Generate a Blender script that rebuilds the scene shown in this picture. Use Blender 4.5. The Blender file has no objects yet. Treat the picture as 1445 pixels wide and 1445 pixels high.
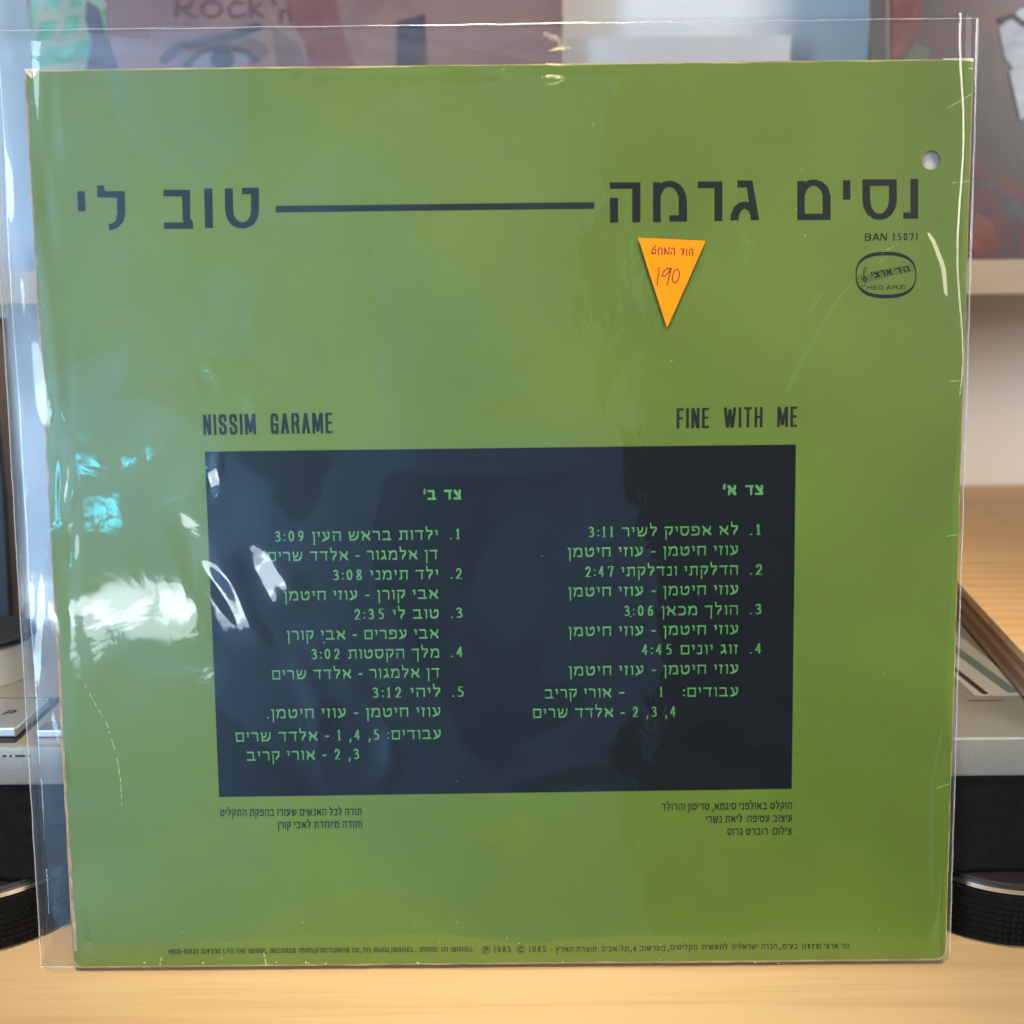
import bpy, bmesh, math, random
import numpy as np
from mathutils import Vector, Matrix
from mathutils.geometry import delaunay_2d_cdt
random.seed(7); rng = np.random.default_rng(11)
scene = bpy.context.scene
COL = scene.collection
R = math.radians

# ------------------------------------------------------------------ camera
FPX, PITCH, ROLL, YAW = 1496.55, 0.2181657, 0.0110327, -0.0036867
CX, CY, CZ, LEAN = 0.0041414, -0.3372869, 0.2434853, 0.12005906
HALF = 722.5
F = Vector((math.sin(YAW)*math.cos(PITCH), math.cos(YAW)*math.cos(PITCH), -math.sin(PITCH)))
R0 = Vector((math.cos(YAW), -math.sin(YAW), 0)); U0 = R0.cross(F)
RV = math.cos(ROLL)*R0 - math.sin(ROLL)*U0
UV = math.sin(ROLL)*R0 + math.cos(ROLL)*U0
CAM = Vector((CX, CY, CZ))
cd = bpy.data.cameras.new('camera'); cam = bpy.data.objects.new('camera', cd); COL.objects.link(cam)
cam.matrix_world = Matrix(((RV.x, UV.x, -F.x, CX), (RV.y, UV.y, -F.y, CY), (RV.z, UV.z, -F.z, CZ), (0, 0, 0, 1)))
cd.sensor_width = 36; cd.lens = FPX/1445*36; cd.clip_start = 0.01; cd.clip_end = 50
cd.dof.use_dof = True; cd.dof.focus_distance = 0.373; cd.dof.aperture_fstop = 8.3
scene.camera = cam

# ------------------------------------------------------------------ world and lamps
w = bpy.data.worlds.new('World'); scene.world = w; w.use_nodes = True
w.node_tree.nodes['Background'].inputs[0].default_value = (0.80, 0.90, 1.0, 1)
w.node_tree.nodes['Background'].inputs[1].default_value = 0.09
scene.view_settings.view_transform = 'Standard'; scene.view_settings.look = 'None'
scene.view_settings.exposure = 0; scene.view_settings.gamma = 1
scene.cycles.use_denoising = True
scene.cycles.max_bounces = 8; scene.cycles.transparent_max_bounces = 16
scene.cycles.caustics_reflective = False; scene.cycles.caustics_refractive = False
scene.cycles.sample_clamp_indirect = 6


def area(name, loc, aim, sx, sy, radiance, color):
    ld = bpy.data.lights.new(name, 'AREA'); ld.shape = 'RECTANGLE'; ld.size = sx; ld.size_y = sy
    ld.energy = radiance*math.pi*sx*sy; ld.color = color
    o = bpy.data.objects.new(name, ld); COL.objects.link(o); o.location = loc
    o.rotation_euler = (Vector(aim)-Vector(loc)).to_track_quat('-Z', 'Y').to_euler()
    return o


# daylight window in the left wall behind the camera; its light also runs along the rear wall
area('window_light', (-1.32, -1.66, 0.40), (0.0, -1.66, 0.40), 0.62, 1.7, 15.5, (0.52, 0.77, 1.0))
# warm ceiling light above the table
cl = area('ceiling_light', (0.0, -0.55, 1.5), (-0.02, 0.0, 0.14), 0.30, 0.30, 4.4, (1.0, 0.80, 0.53)); cl.data.spread = R(24)
area('room_lamp', (2.0, -2.0, 1.15), (0.1, 0.2, 0.2), 1.3, 1.3, 12.6, (1.0, 0.90, 0.76))
# added lamps, shaped for the window glare mirrored in the film
gl_ = area('window_glare_light', (-0.93, -1.99, 0.045), (-0.93, 0, 0.045), 0.36, 0.17, 7.5, (0.84, 0.94, 1.0)); gl_.data.shape = 'ELLIPSE'
gl_ = area('window_glare_light', (-0.82, -1.985, -0.03), (-0.82, 0, -0.03), 0.20, 0.16, 5.0, (0.80, 0.93, 1.0)); gl_.data.shape = 'ELLIPSE'
gl_ = area('cyan_streak_light', (-0.92, -1.985, 0.275), (-0.92, 0, 0.275), 0.075, 0.03, 16.0, (0.04, 0.68, 1.0)); gl_.data.shape = 'ELLIPSE'  # added cyan lamp, there only for the cyan streak on the film
for nm, loc, rad, wt in (('spot_lamp', (-0.47, -3.2, 1.47), 0.05, 7.0), ('spot_lamp', (-1.22, -3.2, 1.42), 0.045, 6.0),
                         ('spot_lamp', (0.12, -3.0, 1.85), 0.09, 5.0)):
    ld = bpy.data.lights.new(nm, 'POINT'); ld.shadow_soft_size = rad; ld.energy = wt; ld.color = (1.0, 0.80, 0.45)
    o = bpy.data.objects.new(nm, ld); COL.objects.link(o); o.location = loc

# ------------------------------------------------------------------ photo point -> place
VV = Vector((0, math.sin(LEAN), math.cos(LEAN))); NN = Vector((0, -math.cos(LEAN), math.sin(LEAN)))
ORG = Vector((0, 0, 0.002))
SL = Matrix(((1, 0, NN.x, ORG.x), (0, VV.y, NN.y, ORG.y), (0, VV.z, NN.z, ORG.z), (0, 0, 0, 1)))


def ray(px, py): return (F + RV*((px-HALF)/FPX) - UV*((py-HALF)/FPX))


def on_plane(px, py, p0, n):
    d = ray(px, py); t = (Vector(p0)-CAM).dot(n)/d.dot(n)
    return CAM + d*t


def uv(px, py, off=0.0):
    q = on_plane(px, py, ORG+NN*off, NN) - ORG
    return (q.x, q.dot(VV))


def at_y(px, py, y): return on_plane(px, py, (0, y, 0), Vector((0, 1, 0)))
def at_z(px, py, z): return on_plane(px, py, (0, 0, z), Vector((0, 0, 1)))


# ------------------------------------------------------------------ helpers
def mat(name, color=(0.5, 0.5, 0.5), rough=0.5, metal=0.0, spec=0.5):
    m = bpy.data.materials.new(name); m.use_nodes = True
    b = m.node_tree.nodes['Principled BSDF']
    b.inputs['Base Color'].default_value = (*color, 1); b.inputs['Roughness'].default_value = rough
    b.inputs['Metallic'].default_value = metal; b.inputs['Specular IOR Level'].default_value = spec
    return m


def nodes(m): return m.node_tree.nodes, m.node_tree.links, m.node_tree.nodes['Principled BSDF']


def coords(N, L, scale=(1, 1, 1), rot=(0, 0, 0)):
    tc = N.new('ShaderNodeTexCoord'); mp = N.new('ShaderNodeMapping')
    mp.inputs['Scale'].default_value = scale; mp.inputs['Rotation'].default_value = rot
    L.new(tc.outputs['Object'], mp.inputs['Vector']); return mp.outputs['Vector']


def noise(N, L, vec, scale, detail=4, rough=0.55, dist=0.0):
    n = N.new('ShaderNodeTexNoise'); n.inputs['Scale'].default_value = scale
    n.inputs['Detail'].default_value = detail; n.inputs['Roughness'].default_value = rough
    n.inputs['Distortion'].default_value = dist
    L.new(vec, n.inputs['Vector']); return n


def ramp(N, L, fac, stops):
    r = N.new('ShaderNodeValToRGB'); e = r.color_ramp.elements
    while len(e) < len(stops): e.new(0.5)
    for k, (p, c) in enumerate(stops): e[k].position = p; e[k].color = (*c, 1)
    L.new(fac, r.inputs[0]); return r.outputs[0]


def bump(N, L, b, h, strength, dist):
    bp = N.new('ShaderNodeBump'); bp.inputs['Strength'].default_value = strength; bp.inputs['Distance'].default_value = dist
    L.new(h, bp.inputs['Height']); L.new(bp.outputs[0], b.inputs['Normal']); return bp


def noisy(name, c1, c2, scale, rough=0.5, metal=0.0, bstr=0.1, bdist=0.0005, vscale=(1, 1, 1), spec=0.5, lo=.35, hi=.65):
    m = mat(name, c1, rough, metal, spec); N, L, b = nodes(m)
    v = coords(N, L, vscale); n = noise(N, L, v, scale, 5)
    L.new(ramp(N, L, n.outputs[0], [(lo, c1), (hi, c2)]), b.inputs['Base Color'])
    if bstr: bump(N, L, b, n.outputs[0], bstr, bdist)
    return m


def mesh_obj(name, verts, faces, m, parent=None, smooth=False):
    me = bpy.data.meshes.new(name); me.from_pydata([tuple(v) for v in verts], [], faces); me.update()
    if smooth: me.polygons.foreach_set('use_smooth', [True]*len(me.polygons))
    if m: me.materials.append(m)
    o = bpy.data.objects.new(name, me); COL.objects.link(o); o.parent = parent
    return o


def bm_obj(name, bm, m, parent=None, smooth=False):
    bmesh.ops.recalc_face_normals(bm, faces=bm.faces)
    me = bpy.data.meshes.new(name); bm.to_mesh(me); bm.free()
    if smooth:
        me.polygons.foreach_set('use_smooth', [True]*len(me.polygons))
        try: me.set_sharp_from_angle(angle=R(35))
        except Exception: pass
    if m: me.materials.append(m)
    o = bpy.data.objects.new(name, me); COL.objects.link(o); o.parent = parent
    return o


def box(bm, x0, x1, y0, y1, z0, z1, bev=0.0, seg=2):
    g = bmesh.ops.create_cube(bm, size=1)['verts']
    bmesh.ops.scale(bm, vec=(x1-x0, y1-y0, z1-z0), verts=g)
    bmesh.ops.translate(bm, vec=((x0+x1)/2, (y0+y1)/2, (z0+z1)/2), verts=g)
    if bev:
        es = list({e for v in g for e in v.link_edges})
        bmesh.ops.bevel(bm, geom=es, offset=bev, segments=seg, affect='EDGES', profile=0.5)


def lathe(bm, prof, n=64, cx=0, cy=0):
    rings = []
    for r, z in prof:
        rings.append([bm.verts.new((cx+r*math.cos(2*math.pi*k/n), cy+r*math.sin(2*math.pi*k/n), z)) for k in range(n)])
    for a, b in zip(rings, rings[1:]):
        for k in range(n): bm.faces.new((a[k], a[(k+1) % n], b[(k+1) % n], b[k]))
    bm.faces.new(rings[0]); bm.faces.new(rings[-1][::-1])


def prism(bm, poly, z0, z1):
    a = [bm.verts.new((x, y, z0)) for x, y in poly]; b = [bm.verts.new((x, y, z1)) for x, y in poly]
    bm.faces.new(a[::-1]); bm.faces.new(b); n = len(poly)
    for k in range(n): bm.faces.new((a[k], a[(k+1) % n], b[(k+1) % n], b[k]))


def empty(name, matrix=None, loc=None):
    o = bpy.data.objects.new(name, None); COL.objects.link(o); o.empty_display_size = 0.02
    if matrix is not None: o.matrix_world = matrix
    if loc: o.location = loc
    return o


def tag(o, label, cat, group=None):
    o['label'] = label; o['category'] = cat
    if group: o['group'] = group
    return o


def struct(o): o['kind'] = 'structure'; return o


# ------------------------------------------------------------------ flat shapes: union of polygons
def area2(p): return sum(p[k][0]*p[(k+1) % len(p)][1]-p[(k+1) % len(p)][0]*p[k][1] for k in range(len(p)))


def union(polys):
    cs, fs = [], []
    for p in polys:
        if area2(p) < 0: p = p[::-1]
        fs.append(list(range(len(cs), len(cs)+len(p)))); cs += [Vector((a, b)) for a, b in p]
    out = delaunay_2d_cdt(cs, [], fs, 1, 1e-5)
    return [(v.x, v.y) for v in out[0]], [tuple(f) for f, src in zip(out[2], out[5]) if src]


def hull(pts):
    pts = sorted(set((round(a, 6), round(b, 6)) for a, b in pts))
    def half(ps):
        h = []
        for p in ps:
            while len(h) > 1 and (h[-1][0]-h[-2][0])*(p[1]-h[-2][1])-(h[-1][1]-h[-2][1])*(p[0]-h[-2][0]) <= 1e-12: h.pop()
            h.append(p)
        return h
    a, b = half(pts), half(pts[::-1])
    return a[:-1]+b[:-1]


def stroke(pts, nx, ny, rnd=False):
    if rnd: nib = [(nx/2*math.cos(a*math.pi/5), ny/2*math.sin(a*math.pi/5)) for a in range(10)]
    else: nib = [(-nx/2, -ny/2), (nx/2, -ny/2), (nx/2, ny/2), (-nx/2, ny/2)]
    out = []
    if len(pts) == 1: pts = [pts[0], pts[0]]
    for (x0, y0), (x1, y1) in zip(pts, pts[1:]):
        out.append(hull([(x0+a, y0+b) for a, b in nib]+[(x1+a, y1+b) for a, b in nib]))
    return out


def rect(x0, y0, x1, y1): return [(x0, y0), (x1, y0), (x1, y1), (x0, y1)]


def ell(cx, cy, rx, ry, n=28, rot=0.0, a0=0, a1=2*math.pi):
    r = []
    for k in range(n+1 if a1-a0 < 6.28 else n):
        t = a0+(a1-a0)*k/n; x, y = rx*math.cos(t), ry*math.sin(t)
        r.append((cx+x*math.cos(rot)-y*math.sin(rot), cy+x*math.sin(rot)+y*math.cos(rot)))
    return r


# ------------------------------------------------------------------ letter skeletons (height 1, outer box)
HEB = {
 'א': (.80, [[(.02, 1), (.78, 0)], [(.74, 1), (.70, .72), (.52, .46)], [(.08, 0), (.10, .34), (.30, .62)]]),
 'ב': (.76, [[(.02, 1), (.50, 1), (.60, .9), (.60, 0)], [(0, 0), (.76, 0)]]),
 'ג': (.50, [[(.06, 1), (.34, 1), (.38, .4), (.50, 0)], [(.40, .30), (.16, .16), (.02, 0)]]),
 'ד': (.72, [[(0, 1), (.72, 1)], [(.58, 1), (.58, 0)]]),
 'ה': (.74, [[(0, 1), (.72, 1)], [(.72, 1), (.72, 0)], [(.08, .56), (.08, 0)]]),
 'ו': (.24, [[(0, 1), (.2, 1), (.22, .8), (.22, 0)]]),
 'ז': (.32, [[(0, 1), (.32, .93)], [(.2, .9), (.16, 0)]]),
 'ח': (.76, [[(0, 1), (.74, 1)], [(.08, 1), (.08, 0)], [(.72, 1), (.72, 0)]]),
 'ט': (.78, [[(.0, 1), (.08, .9), (.06, .3), (.18, .03), (.32, 0), (.46, 0), (.66, .12), (.76, .45), (.76, .8), (.64, 1), (.46, .9), (.42, .75)]]),
 'י': (.24, [[(0, 1), (.2, 1), (.22, .85), (.18, .55)]]),
 'כ': (.66, [[(0, 1), (.42, 1), (.62, .82), (.64, .5), (.62, .18), (.42, 0), (0, 0)]]),
 'ך': (.66, [[(0, 1), (.64, 1)], [(.60, 1), (.58, -.42)]]),
 'ל': (.62, [[(.02, 1.42), (.06, 1), (.58, 1), (.58, .74), (.30, .30), (.26, 0)]]),
 'מ': (.80, [[(.0, 1), (.16, .78), (.02, 0)], [(.14, .78), (.34, 1), (.58, 1), (.74, .82), (.76, 0), (.40, 0)]]),
 'ם': (.76, [[(.0, 1), (.74, 1), (.74, 0), (.06, 0), (.06, 1)]]),
 'נ': (.46, [[(.1, 1), (.38, 1), (.42, .8), (.42, 0), (0, 0)]]),
 'ן': (.24, [[(0, 1), (.2, 1), (.22, .8), (.20, -.42)]]),
 'ס': (.76, [[(0, 1), (.72, 1), (.74, .45), (.56, .06), (.40, 0), (.28, 0), (.10, .14), (.04, .45), (.06, 1)]]),
 'ע': (.70, [[(.5, 1), (.64, .95), (.62, .5), (.48, .2), (.0, -.04)], [(.02, 1), (.14, .92), (.26, .4), (.34, .14)]]),
 'פ': (.72, [[(.26, .56), (.08, .60), (.04, 1), (.5, 1), (.68, .82), (.70, .5), (.68, .18), (.5, 0), (0, 0)]]),
 'צ': (.72, [[(.02, 1), (.66, .16), (.68, 0), (0, 0)], [(.66, 1), (.64, .7), (.42, .5)]]),
 'ץ': (.66, [[(.0, 1), (.28, .55), (.28, -.42)], [(.62, 1), (.60, .7), (.30, .38)]]),
 'ק': (.70, [[(0, 1), (.68, 1), (.66, .55), (.40, .10)], [(.08, .62), (.08, -.42)]]),
 'ר': (.64, [[(0, 1), (.46, 1), (.60, .84), (.60, 0)]]),
 'ש': (.92, [[(.02, 1), (.08, .85), (.12, .0)], [(.88, 1), (.84, .4), (.56, .02), (.1, 0)], [(.48, 1), (.44, .55), (.12, .38)]]),
 'ת': (.80, [[(.06, 1), (.76, 1)], [(.74, 1), (.74, 0)], [(.18, 1), (.20, .16), (.14, 0), (0, 0)]]),
 '׳': (.22, [[(.2, 1.12), (.0, .74)]]), '״': (.36, [[(.08, 1.0), (.06, .72)], [(.3, 1.0), (.28, .72)]]),
 '-': (.36, [[(0, .45), (.36, .45)]]), '.': (.15, [[(.07, 0)]]), ',': (.2, [[(.16, .02), (.04, -.28)]]),
 ':': (.15, [[(.07, .1)], [(.07, .75)]]), '·': (.16, [[(.08, .5)]]),
 '(': (.22, [[(.22, 1.1), (.05, .8), (.05, .2), (.22, -.1)]]), ')': (.22, [[(0, 1.1), (.17, .8), (.17, .2), (0, -.1)]]),
}
DIG = {
 '0': [[(.5, 1), (.15, .85), (0, .5), (.15, .15), (.5, 0), (.85, .15), (1, .5), (.85, .85), (.5, 1)]],
 '1': [[(.1, .84), (.5, 1), (.5, 0)], [(.1, 0), (.9, 0)]],
 '2': [[(.05, .74), (.25, .97), (.6, 1), (.9, .8), (.85, .55), (.05, 0), (1, 0)]],
 '3': [[(.05, .85), (.4, 1), (.8, .9), (.82, .65), (.4, .52)], [(.4, .52), (.9, .42), (.95, .15), (.5, 0), (.05, .08)]],
 '4': [[(.7, 0), (.7, 1), (0, .3), (1, .3)]],
 '5': [[(.9, 1), (.25, 1), (.15, .58), (.55, .62), (.95, .42), (.9, .12), (.5, 0), (.05, .06)]],
 '6': [[(.9, .92), (.5, .95), (.1, .55), (.08, .25), (.3, 0), (.7, 0), (.95, .22), (.9, .5), (.6, .6), (.15, .48)]],
 '7': [[(.0, .85), (.03, 1), (1, 1), (.45, 0)]],
 '8': [[(.5, .54), (.12, .72), (.2, .95), (.5, 1), (.8, .95), (.88, .72), (.5, .54), (.05, .28), (.15, .05), (.5, 0), (.85, .05), (.95, .28), (.5, .54)]],
 '9': [[(.1, .08), (.5, .05), (.9, .45), (.92, .75), (.7, 1), (.3, 1), (.05, .78), (.1, .5), (.4, .4), (.85, .52)]],
}
LAT = {
 'A': (1, [[(0, 0), (.46, 1), (.54, 1), (1, 0)], [(.2, .28), (.8, .28)]]),
 'B': (1, [[(0, 0), (0, 1), (.7, 1), (.95, .8), (.7, .52), (0, .52)], [(.7, .52), (1, .28), (.75, 0), (0, 0)]]),
 'C': (1, [[(1, .72), (.9, .95), (.5, 1), (.1, .95), (0, .7), (0, .3), (.1, .05), (.5, 0), (.9, .05), (1, .28)]]),
 'D': (1, [[(0, 0), (0, 1), (.6, 1), (1, .75), (1, .25), (.6, 0), (0, 0)]]),
 'E': (.86, [[(1, 1), (0, 1), (0, 0), (1, 0)], [(0, .52), (.85, .52)]]),
 'F': (.86, [[(1, 1), (0, 1), (0, 0)], [(0, .5), (.85, .5)]]),
 'G': (1, [[(1, .7), (.9, .95), (.5, 1), (.1, .95), (0, .7), (0, .3), (.1, .05), (.5, 0), (.85, .08), (1, .0)], [(1, 0), (1, .45), (.55, .45)]]),
 'H': (1, [[(0, 0), (0, 1)], [(1, 0), (1, 1)], [(0, .52), (1, .52)]]),
 'I': (.0, [[(0, 0), (0, 1)]]),
 'L': (.86, [[(0, 1), (0, 0), (1, 0)]]),
 'M': (1.35, [[(0, 0), (0, 1), (.08, 1), (.5, .1), (.92, 1), (1, 1), (1, 0)]]),
 'N': (1, [[(0, 0), (0, 1), (.1, 1), (.9, 0), (1, 0), (1, 1)]]),
 'O': (1, [[(.5, 1), (.1, .93), (0, .7), (0, .3), (.1, .07), (.5, 0), (.9, .07), (1, .3), (1, .7), (.9, .93), (.5, 1)]]),
 'P': (1, [[(0, 0), (0, 1), (.75, 1), (1, .85), (1, .6), (.75, .45), (0, .45)]]),
 'R': (1, [[(0, 0), (0, 1), (.75, 1), (1, .85), (1, .62), (.75, .5), (0, .5)], [(.7, .5), (.95, .3), (1, 0)]]),
 'S': (1, [[(1, .72), (.9, .95), (.5, 1), (.1, .94), (0, .75), (.15, .58), (.85, .42), (1, .25), (.9, .05), (.5, 0), (.1, .06), (0, .28)]]),
 'T': (1, [[(0, 1), (1, 1)], [(.5, 1), (.5, 0)]]),
 'U': (1, [[(0, 1), (0, .2), (.15, 0), (.85, 0), (1, .2), (1, 1)]]),
 'V': (1, [[(0, 1), (.46, 0), (.54, 0), (1, 1)]]),
 'W': (1.5, [[(0, 1), (.22, 0), (.28, 0), (.5, .9), (.72, 0), (.78, 0), (1, 1)]]),
 'Z': (1, [[(0, 1), (1, 1), (0, 0), (1, 0)]]),
}
UNI = dict(LAT)
UNI.update({'A': (1, [[(0, 0), (0, 1), (1, 1), (1, 0)], [(0, .42), (1, .42)]]),
            'N': (1, [[(0, 0), (0, 1), (.8, 1), (1, .85), (1, 0)]]),
            'M': (1.6, [[(0, 0), (0, 1), (.85, 1), (1, .85), (1, 0)], [(.5, 1), (.5, 0)]]),
            'R': (1, [[(0, 0), (0, 1), (1, 1), (1, .55), (.2, .55)], [(.7, .55), (1, 0)]]),
            'V': (1, [[(0, 1), (0, .3), (.4, 0), (1, 0), (1, 1)]]),
            'D': (1, [[(0, 0), (0, 1), (.8, 1), (1, .8), (1, 0), (0, 0)]])})


class Font:
    def __init__(s, nx, ny, lat=LAT, lw=.45, dw=.42, dh=1.08, gap=.15, space=.42, hx=1.0, dn=None, rnd=False):
        s.nx, s.ny, s.lat, s.lw, s.dw, s.dh, s.gap, s.space, s.hx, s.rnd = nx, ny, lat, lw, dw, dh, gap, space, hx, rnd
        s.dn = dn or (nx, ny); s.cache = {}

    def glyph(s, c):
        if c in s.cache: return s.cache[c]
        nx, ny = s.nx, s.ny
        def m(x, y, wd, h=1.0, n=(nx, ny)):
            yy = n[1]/2+min(max(y, 0), 1)*(h-n[1])
            if y > 1: yy += (y-1)*h
            if y < 0: yy += y*h
            return (n[0]/2+x*max(wd-n[0], 0), yy)
        if c in DIG:
            nb = s.dn; wd = s.dw*(.62 if c == '1' else 1)
            ps = [q for st in DIG[c] for q in stroke([m(x, y, wd, s.dh, nb) for x, y in st], nb[0], nb[1], s.rnd)]
        elif c in s.lat:
            k, sts = s.lat[c]; wd = max(s.lw*k, nx)
            ps = [q for st in sts for q in stroke([m(x, y, wd) for x, y in st], nx, ny, s.rnd)]
        else:
            wd0, sts = HEB[c]; wd = max(wd0*s.hx, nx)
            ps = []
            for st in sts:
                if len(st) == 1:
                    x, y = m(st[0][0]/wd0, st[0][1], wd); ps.append(ell(x, y, .09, .085, 8))
                else: ps += stroke([m(x/wd0, y, wd) for x, y in st], nx, ny, s.rnd)
        v, f = union([[(a*100, b*100) for a, b in p] for p in ps])
        s.cache[c] = (wd, [(a/100, b/100) for a, b in v], f)
        return s.cache[c]

    def lay(s, text):
        x = 0; vs, fs = [], []
        for c in text:
            if c == ' ': x += s.space; continue
            wd, v, f = s.glyph(c); o = len(vs)
            if c in DIG and s.dn != (s.nx, s.ny): x += .07
            vs += [(x+a, b) for a, b in v]; fs += [tuple(o+i for i in t) for t in f]; x += wd+s.gap+(.07 if c in DIG and s.dn != (s.nx, s.ny) else 0)
        return vs, fs


def vis(t):
    """logical right-to-left text -> the order it stands in from left to right"""
    out, k = [], 0
    mir = {'(': ')', ')': '('}
    t2 = t[::-1]
    while k < len(t2):
        if t2[k].isdigit():
            j = k
            while j < len(t2) and (t2[j].isdigit() or (t2[j] == ':' and j+1 < len(t2) and t2[j+1].isdigit())): j += 1
            out.append(t2[k:j][::-1]); k = j
        else: out.append(mir.get(t2[k], t2[k])); k += 1
    return ''.join(out)


def up_faces(v3, faces):
    out = []
    for f in faces:
        a, b, c = [v3[i] for i in f[:3]]
        s = (b[0]-a[0])*(c[1]-a[1])-(b[1]-a[1])*(c[0]-a[0])
        out.append(f if s > 0 else f[::-1])
    return out


def flat(name, v2, faces, n, m, parent):
    v3 = [(a, b, n) for a, b in v2]
    return mesh_obj(name, v3, up_faces(v3, faces), m, parent)


def line_geo(font, text, xl, yl, xr, yr, hpx, off=0.0, slant=0.0):
    vs, fs = font.lay(text)
    x0 = min(v[0] for v in vs); x1 = max(v[0] for v in vs)
    a = Vector(uv(xl, yl, off)); b = Vector(uv(xr, yr, off)); d = b-a
    s = d.length/math.hypot(xr-xl, yr-yl)*hpx; e = d/(x1-x0); n = Vector((-d.y, d.x)).normalized()*s
    return [tuple(a+e*(v[0]-x0)+n*v[1]+d.normalized()*s*slant*v[1]) for v in vs], fs


def write(name, font, segs, n, m, parent, slant=0.0):
    V, Fc = [], []
    for t, xl, yl, xr, yr, h in segs:
        v, f = line_geo(font, t, xl, yl, xr, yr, h, n, slant); o = len(V); V += v; Fc += [tuple(o+i for i in q) for q in f]
    return flat(name, V, Fc, n, m, parent)


def px_shape(name, polys, n, m, parent):
    v, f = union(polys)
    return flat(name, [uv(a, b, n) for a, b in v], f, n, m, parent)


# ------------------------------------------------------------------ materials
def wood_mat(name, stops, vs, scale=3.0, rough=0.45):
    m = mat(name, stops[0][1], rough); N, L, b = nodes(m)
    v = coords(N, L, vs)
    big = noise(N, L, v, scale, 3, .5, 1.2)
    wv = N.new('ShaderNodeTexWave'); wv.wave_type = 'BANDS'; wv.bands_direction = 'Y'
    wv.inputs['Scale'].default_value = scale*1.3; wv.inputs['Distortion'].default_value = 7; wv.inputs['Detail'].default_value = 3
    wv.inputs['Detail Scale'].default_value = 1.2
    L.new(v, wv.inputs['Vector'])
    fine = noise(N, L, coords(N, L, (vs[0]*2, vs[1]*22, vs[2]*22)), scale*4, 3, .6)
    mx = N.new('ShaderNodeMath'); mx.operation = 'MULTIPLY_ADD'; mx.inputs[1].default_value = .45
    L.new(wv.outputs['Fac'], mx.inputs[0]); L.new(big.outputs[0], mx.inputs[2])
    m2 = N.new('ShaderNodeMath'); m2.operation = 'MULTIPLY_ADD'; m2.inputs[1].default_value = .35
    L.new(fine.outputs[0], m2.inputs[0]); L.new(mx.outputs[0], m2.inputs[2])
    L.new(ramp(N, L, m2.outputs[0], stops), b.inputs['Base Color'])
    bump(N, L, b, fine.outputs[0], .12, .0003)
    return m


M = {}
m = mat('table wood', (.5, .34, .18), .40); N, L, b = nodes(m)
g1 = noise(N, L, coords(N, L, (1.2, 26, 26)), 3.0, 5, .6, .35); g2 = noise(N, L, coords(N, L, (3, 160, 160)), 4.0, 3, .6, .2)
g3 = noise(N, L, coords(N, L, (1, 2.5, 2.5)), 5.0, 3, .5, .5)
a_ = N.new('ShaderNodeMath'); a_.operation = 'MULTIPLY_ADD'; a_.inputs[1].default_value = .45; L.new(g2.outputs[0], a_.inputs[0]); L.new(g1.outputs[0], a_.inputs[2])
b_ = N.new('ShaderNodeMath'); b_.operation = 'MULTIPLY_ADD'; b_.inputs[1].default_value = .5; L.new(g3.outputs[0], b_.inputs[0]); L.new(a_.outputs[0], b_.inputs[2])
L.new(ramp(N, L, b_.outputs[0], [(.72, (.375, .26, .14)), (.93, (.425, .31, .178)), (1.0, (.45, .333, .195))]), b.inputs['Base Color'])
bump(N, L, b, g2.outputs[0], .15, .0003)
M['table'] = m
M['ply_face'] = wood_mat('plywood face', [(.45, (.58, .34, .145)), (.95, (.72, .45, .21))], (5, 12, 12), 2.0, .5)
M['shelf'] = wood_mat('shelf wood', [(.45, (.46, .35, .24)), (.95, (.54, .42, .30))], (3, 16, 16), 2.0, .5)
M['wall'] = noisy('wall paint', (.83, .81, .80), (.86, .85, .84), 6, .8, bstr=.05)
M['rear_wall'] = noisy('rear wall paint', (.32, .49, .70), (.37, .55, .76), 2, .9, bstr=0)  # tinted blue for the haze this wall reflects onto the film
M['silver'] = noisy('silver paint', (.20, .20, .185), (.235, .23, .215), 900, .42, .3, .15, .0001)
M['metal'] = mat('bright metal', (.75, .75, .76), .22, 1.0)
M['rubber'] = noisy('black rubber', (.004, .004, .004), (.007, .007, .007), 300, .7, 0, .2, .0003, spec=.08)
M['black'] = mat('black plastic', (.012, .012, .014), .4)
M['ply_dark'] = mat('plywood layer dark', (.30, .13, .06), .7)
M['ply_light'] = mat('plywood layer light', (.52, .30, .15), .7)
M['core'] = noisy('raw cardboard', (.42, .34, .15), (.26, .17, .09), 60, .8, 0, .2, .0003)
M['core_brown'] = noisy('torn brown cardboard', (.20, .11, .075), (.38, .27, .19), 160, .85, 0, .3, .0003)
M['knob'] = mat('satin aluminium', (.72, .73, .75), .38, .6)
M['tan'] = mat('tan edging', (.46, .36, .29), .8)
M['navy_box'] = mat('dark cabinet', (.015, .02, .035), .5)


def print_mat(name, c1, c2, rough, spec=.5, sc=14):
    m = mat(name, c1, rough, 0, spec); N, L, b = nodes(m)
    v = coords(N, L); n = noise(N, L, v, sc, 4)
    sp = noise(N, L, coords(N, L, (1, 2.5, 1)), 420, 2)
    mx = N.new('ShaderNodeMix'); mx.data_type = 'RGBA'; mx.blend_type = 'MULTIPLY'
    L.new(ramp(N, L, n.outputs[0], [(.3, c1), (.7, c2)]), mx.inputs['A'])
    L.new(ramp(N, L, sp.outputs[0], [(.25, (.80, .82, .8)), (.42, (1, 1, 1))]), mx.inputs['B']); mx.inputs['Factor'].default_value = .55
    L.new(mx.outputs['Result'], b.inputs['Base Color'])
    # fine laid texture of the board: mostly horizontal threads
    t1 = noise(N, L, coords(N, L, (1, 6, 1)), 500, 2)
    bump(N, L, b, t1.outputs[0], .25, .00012)
    return m


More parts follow.
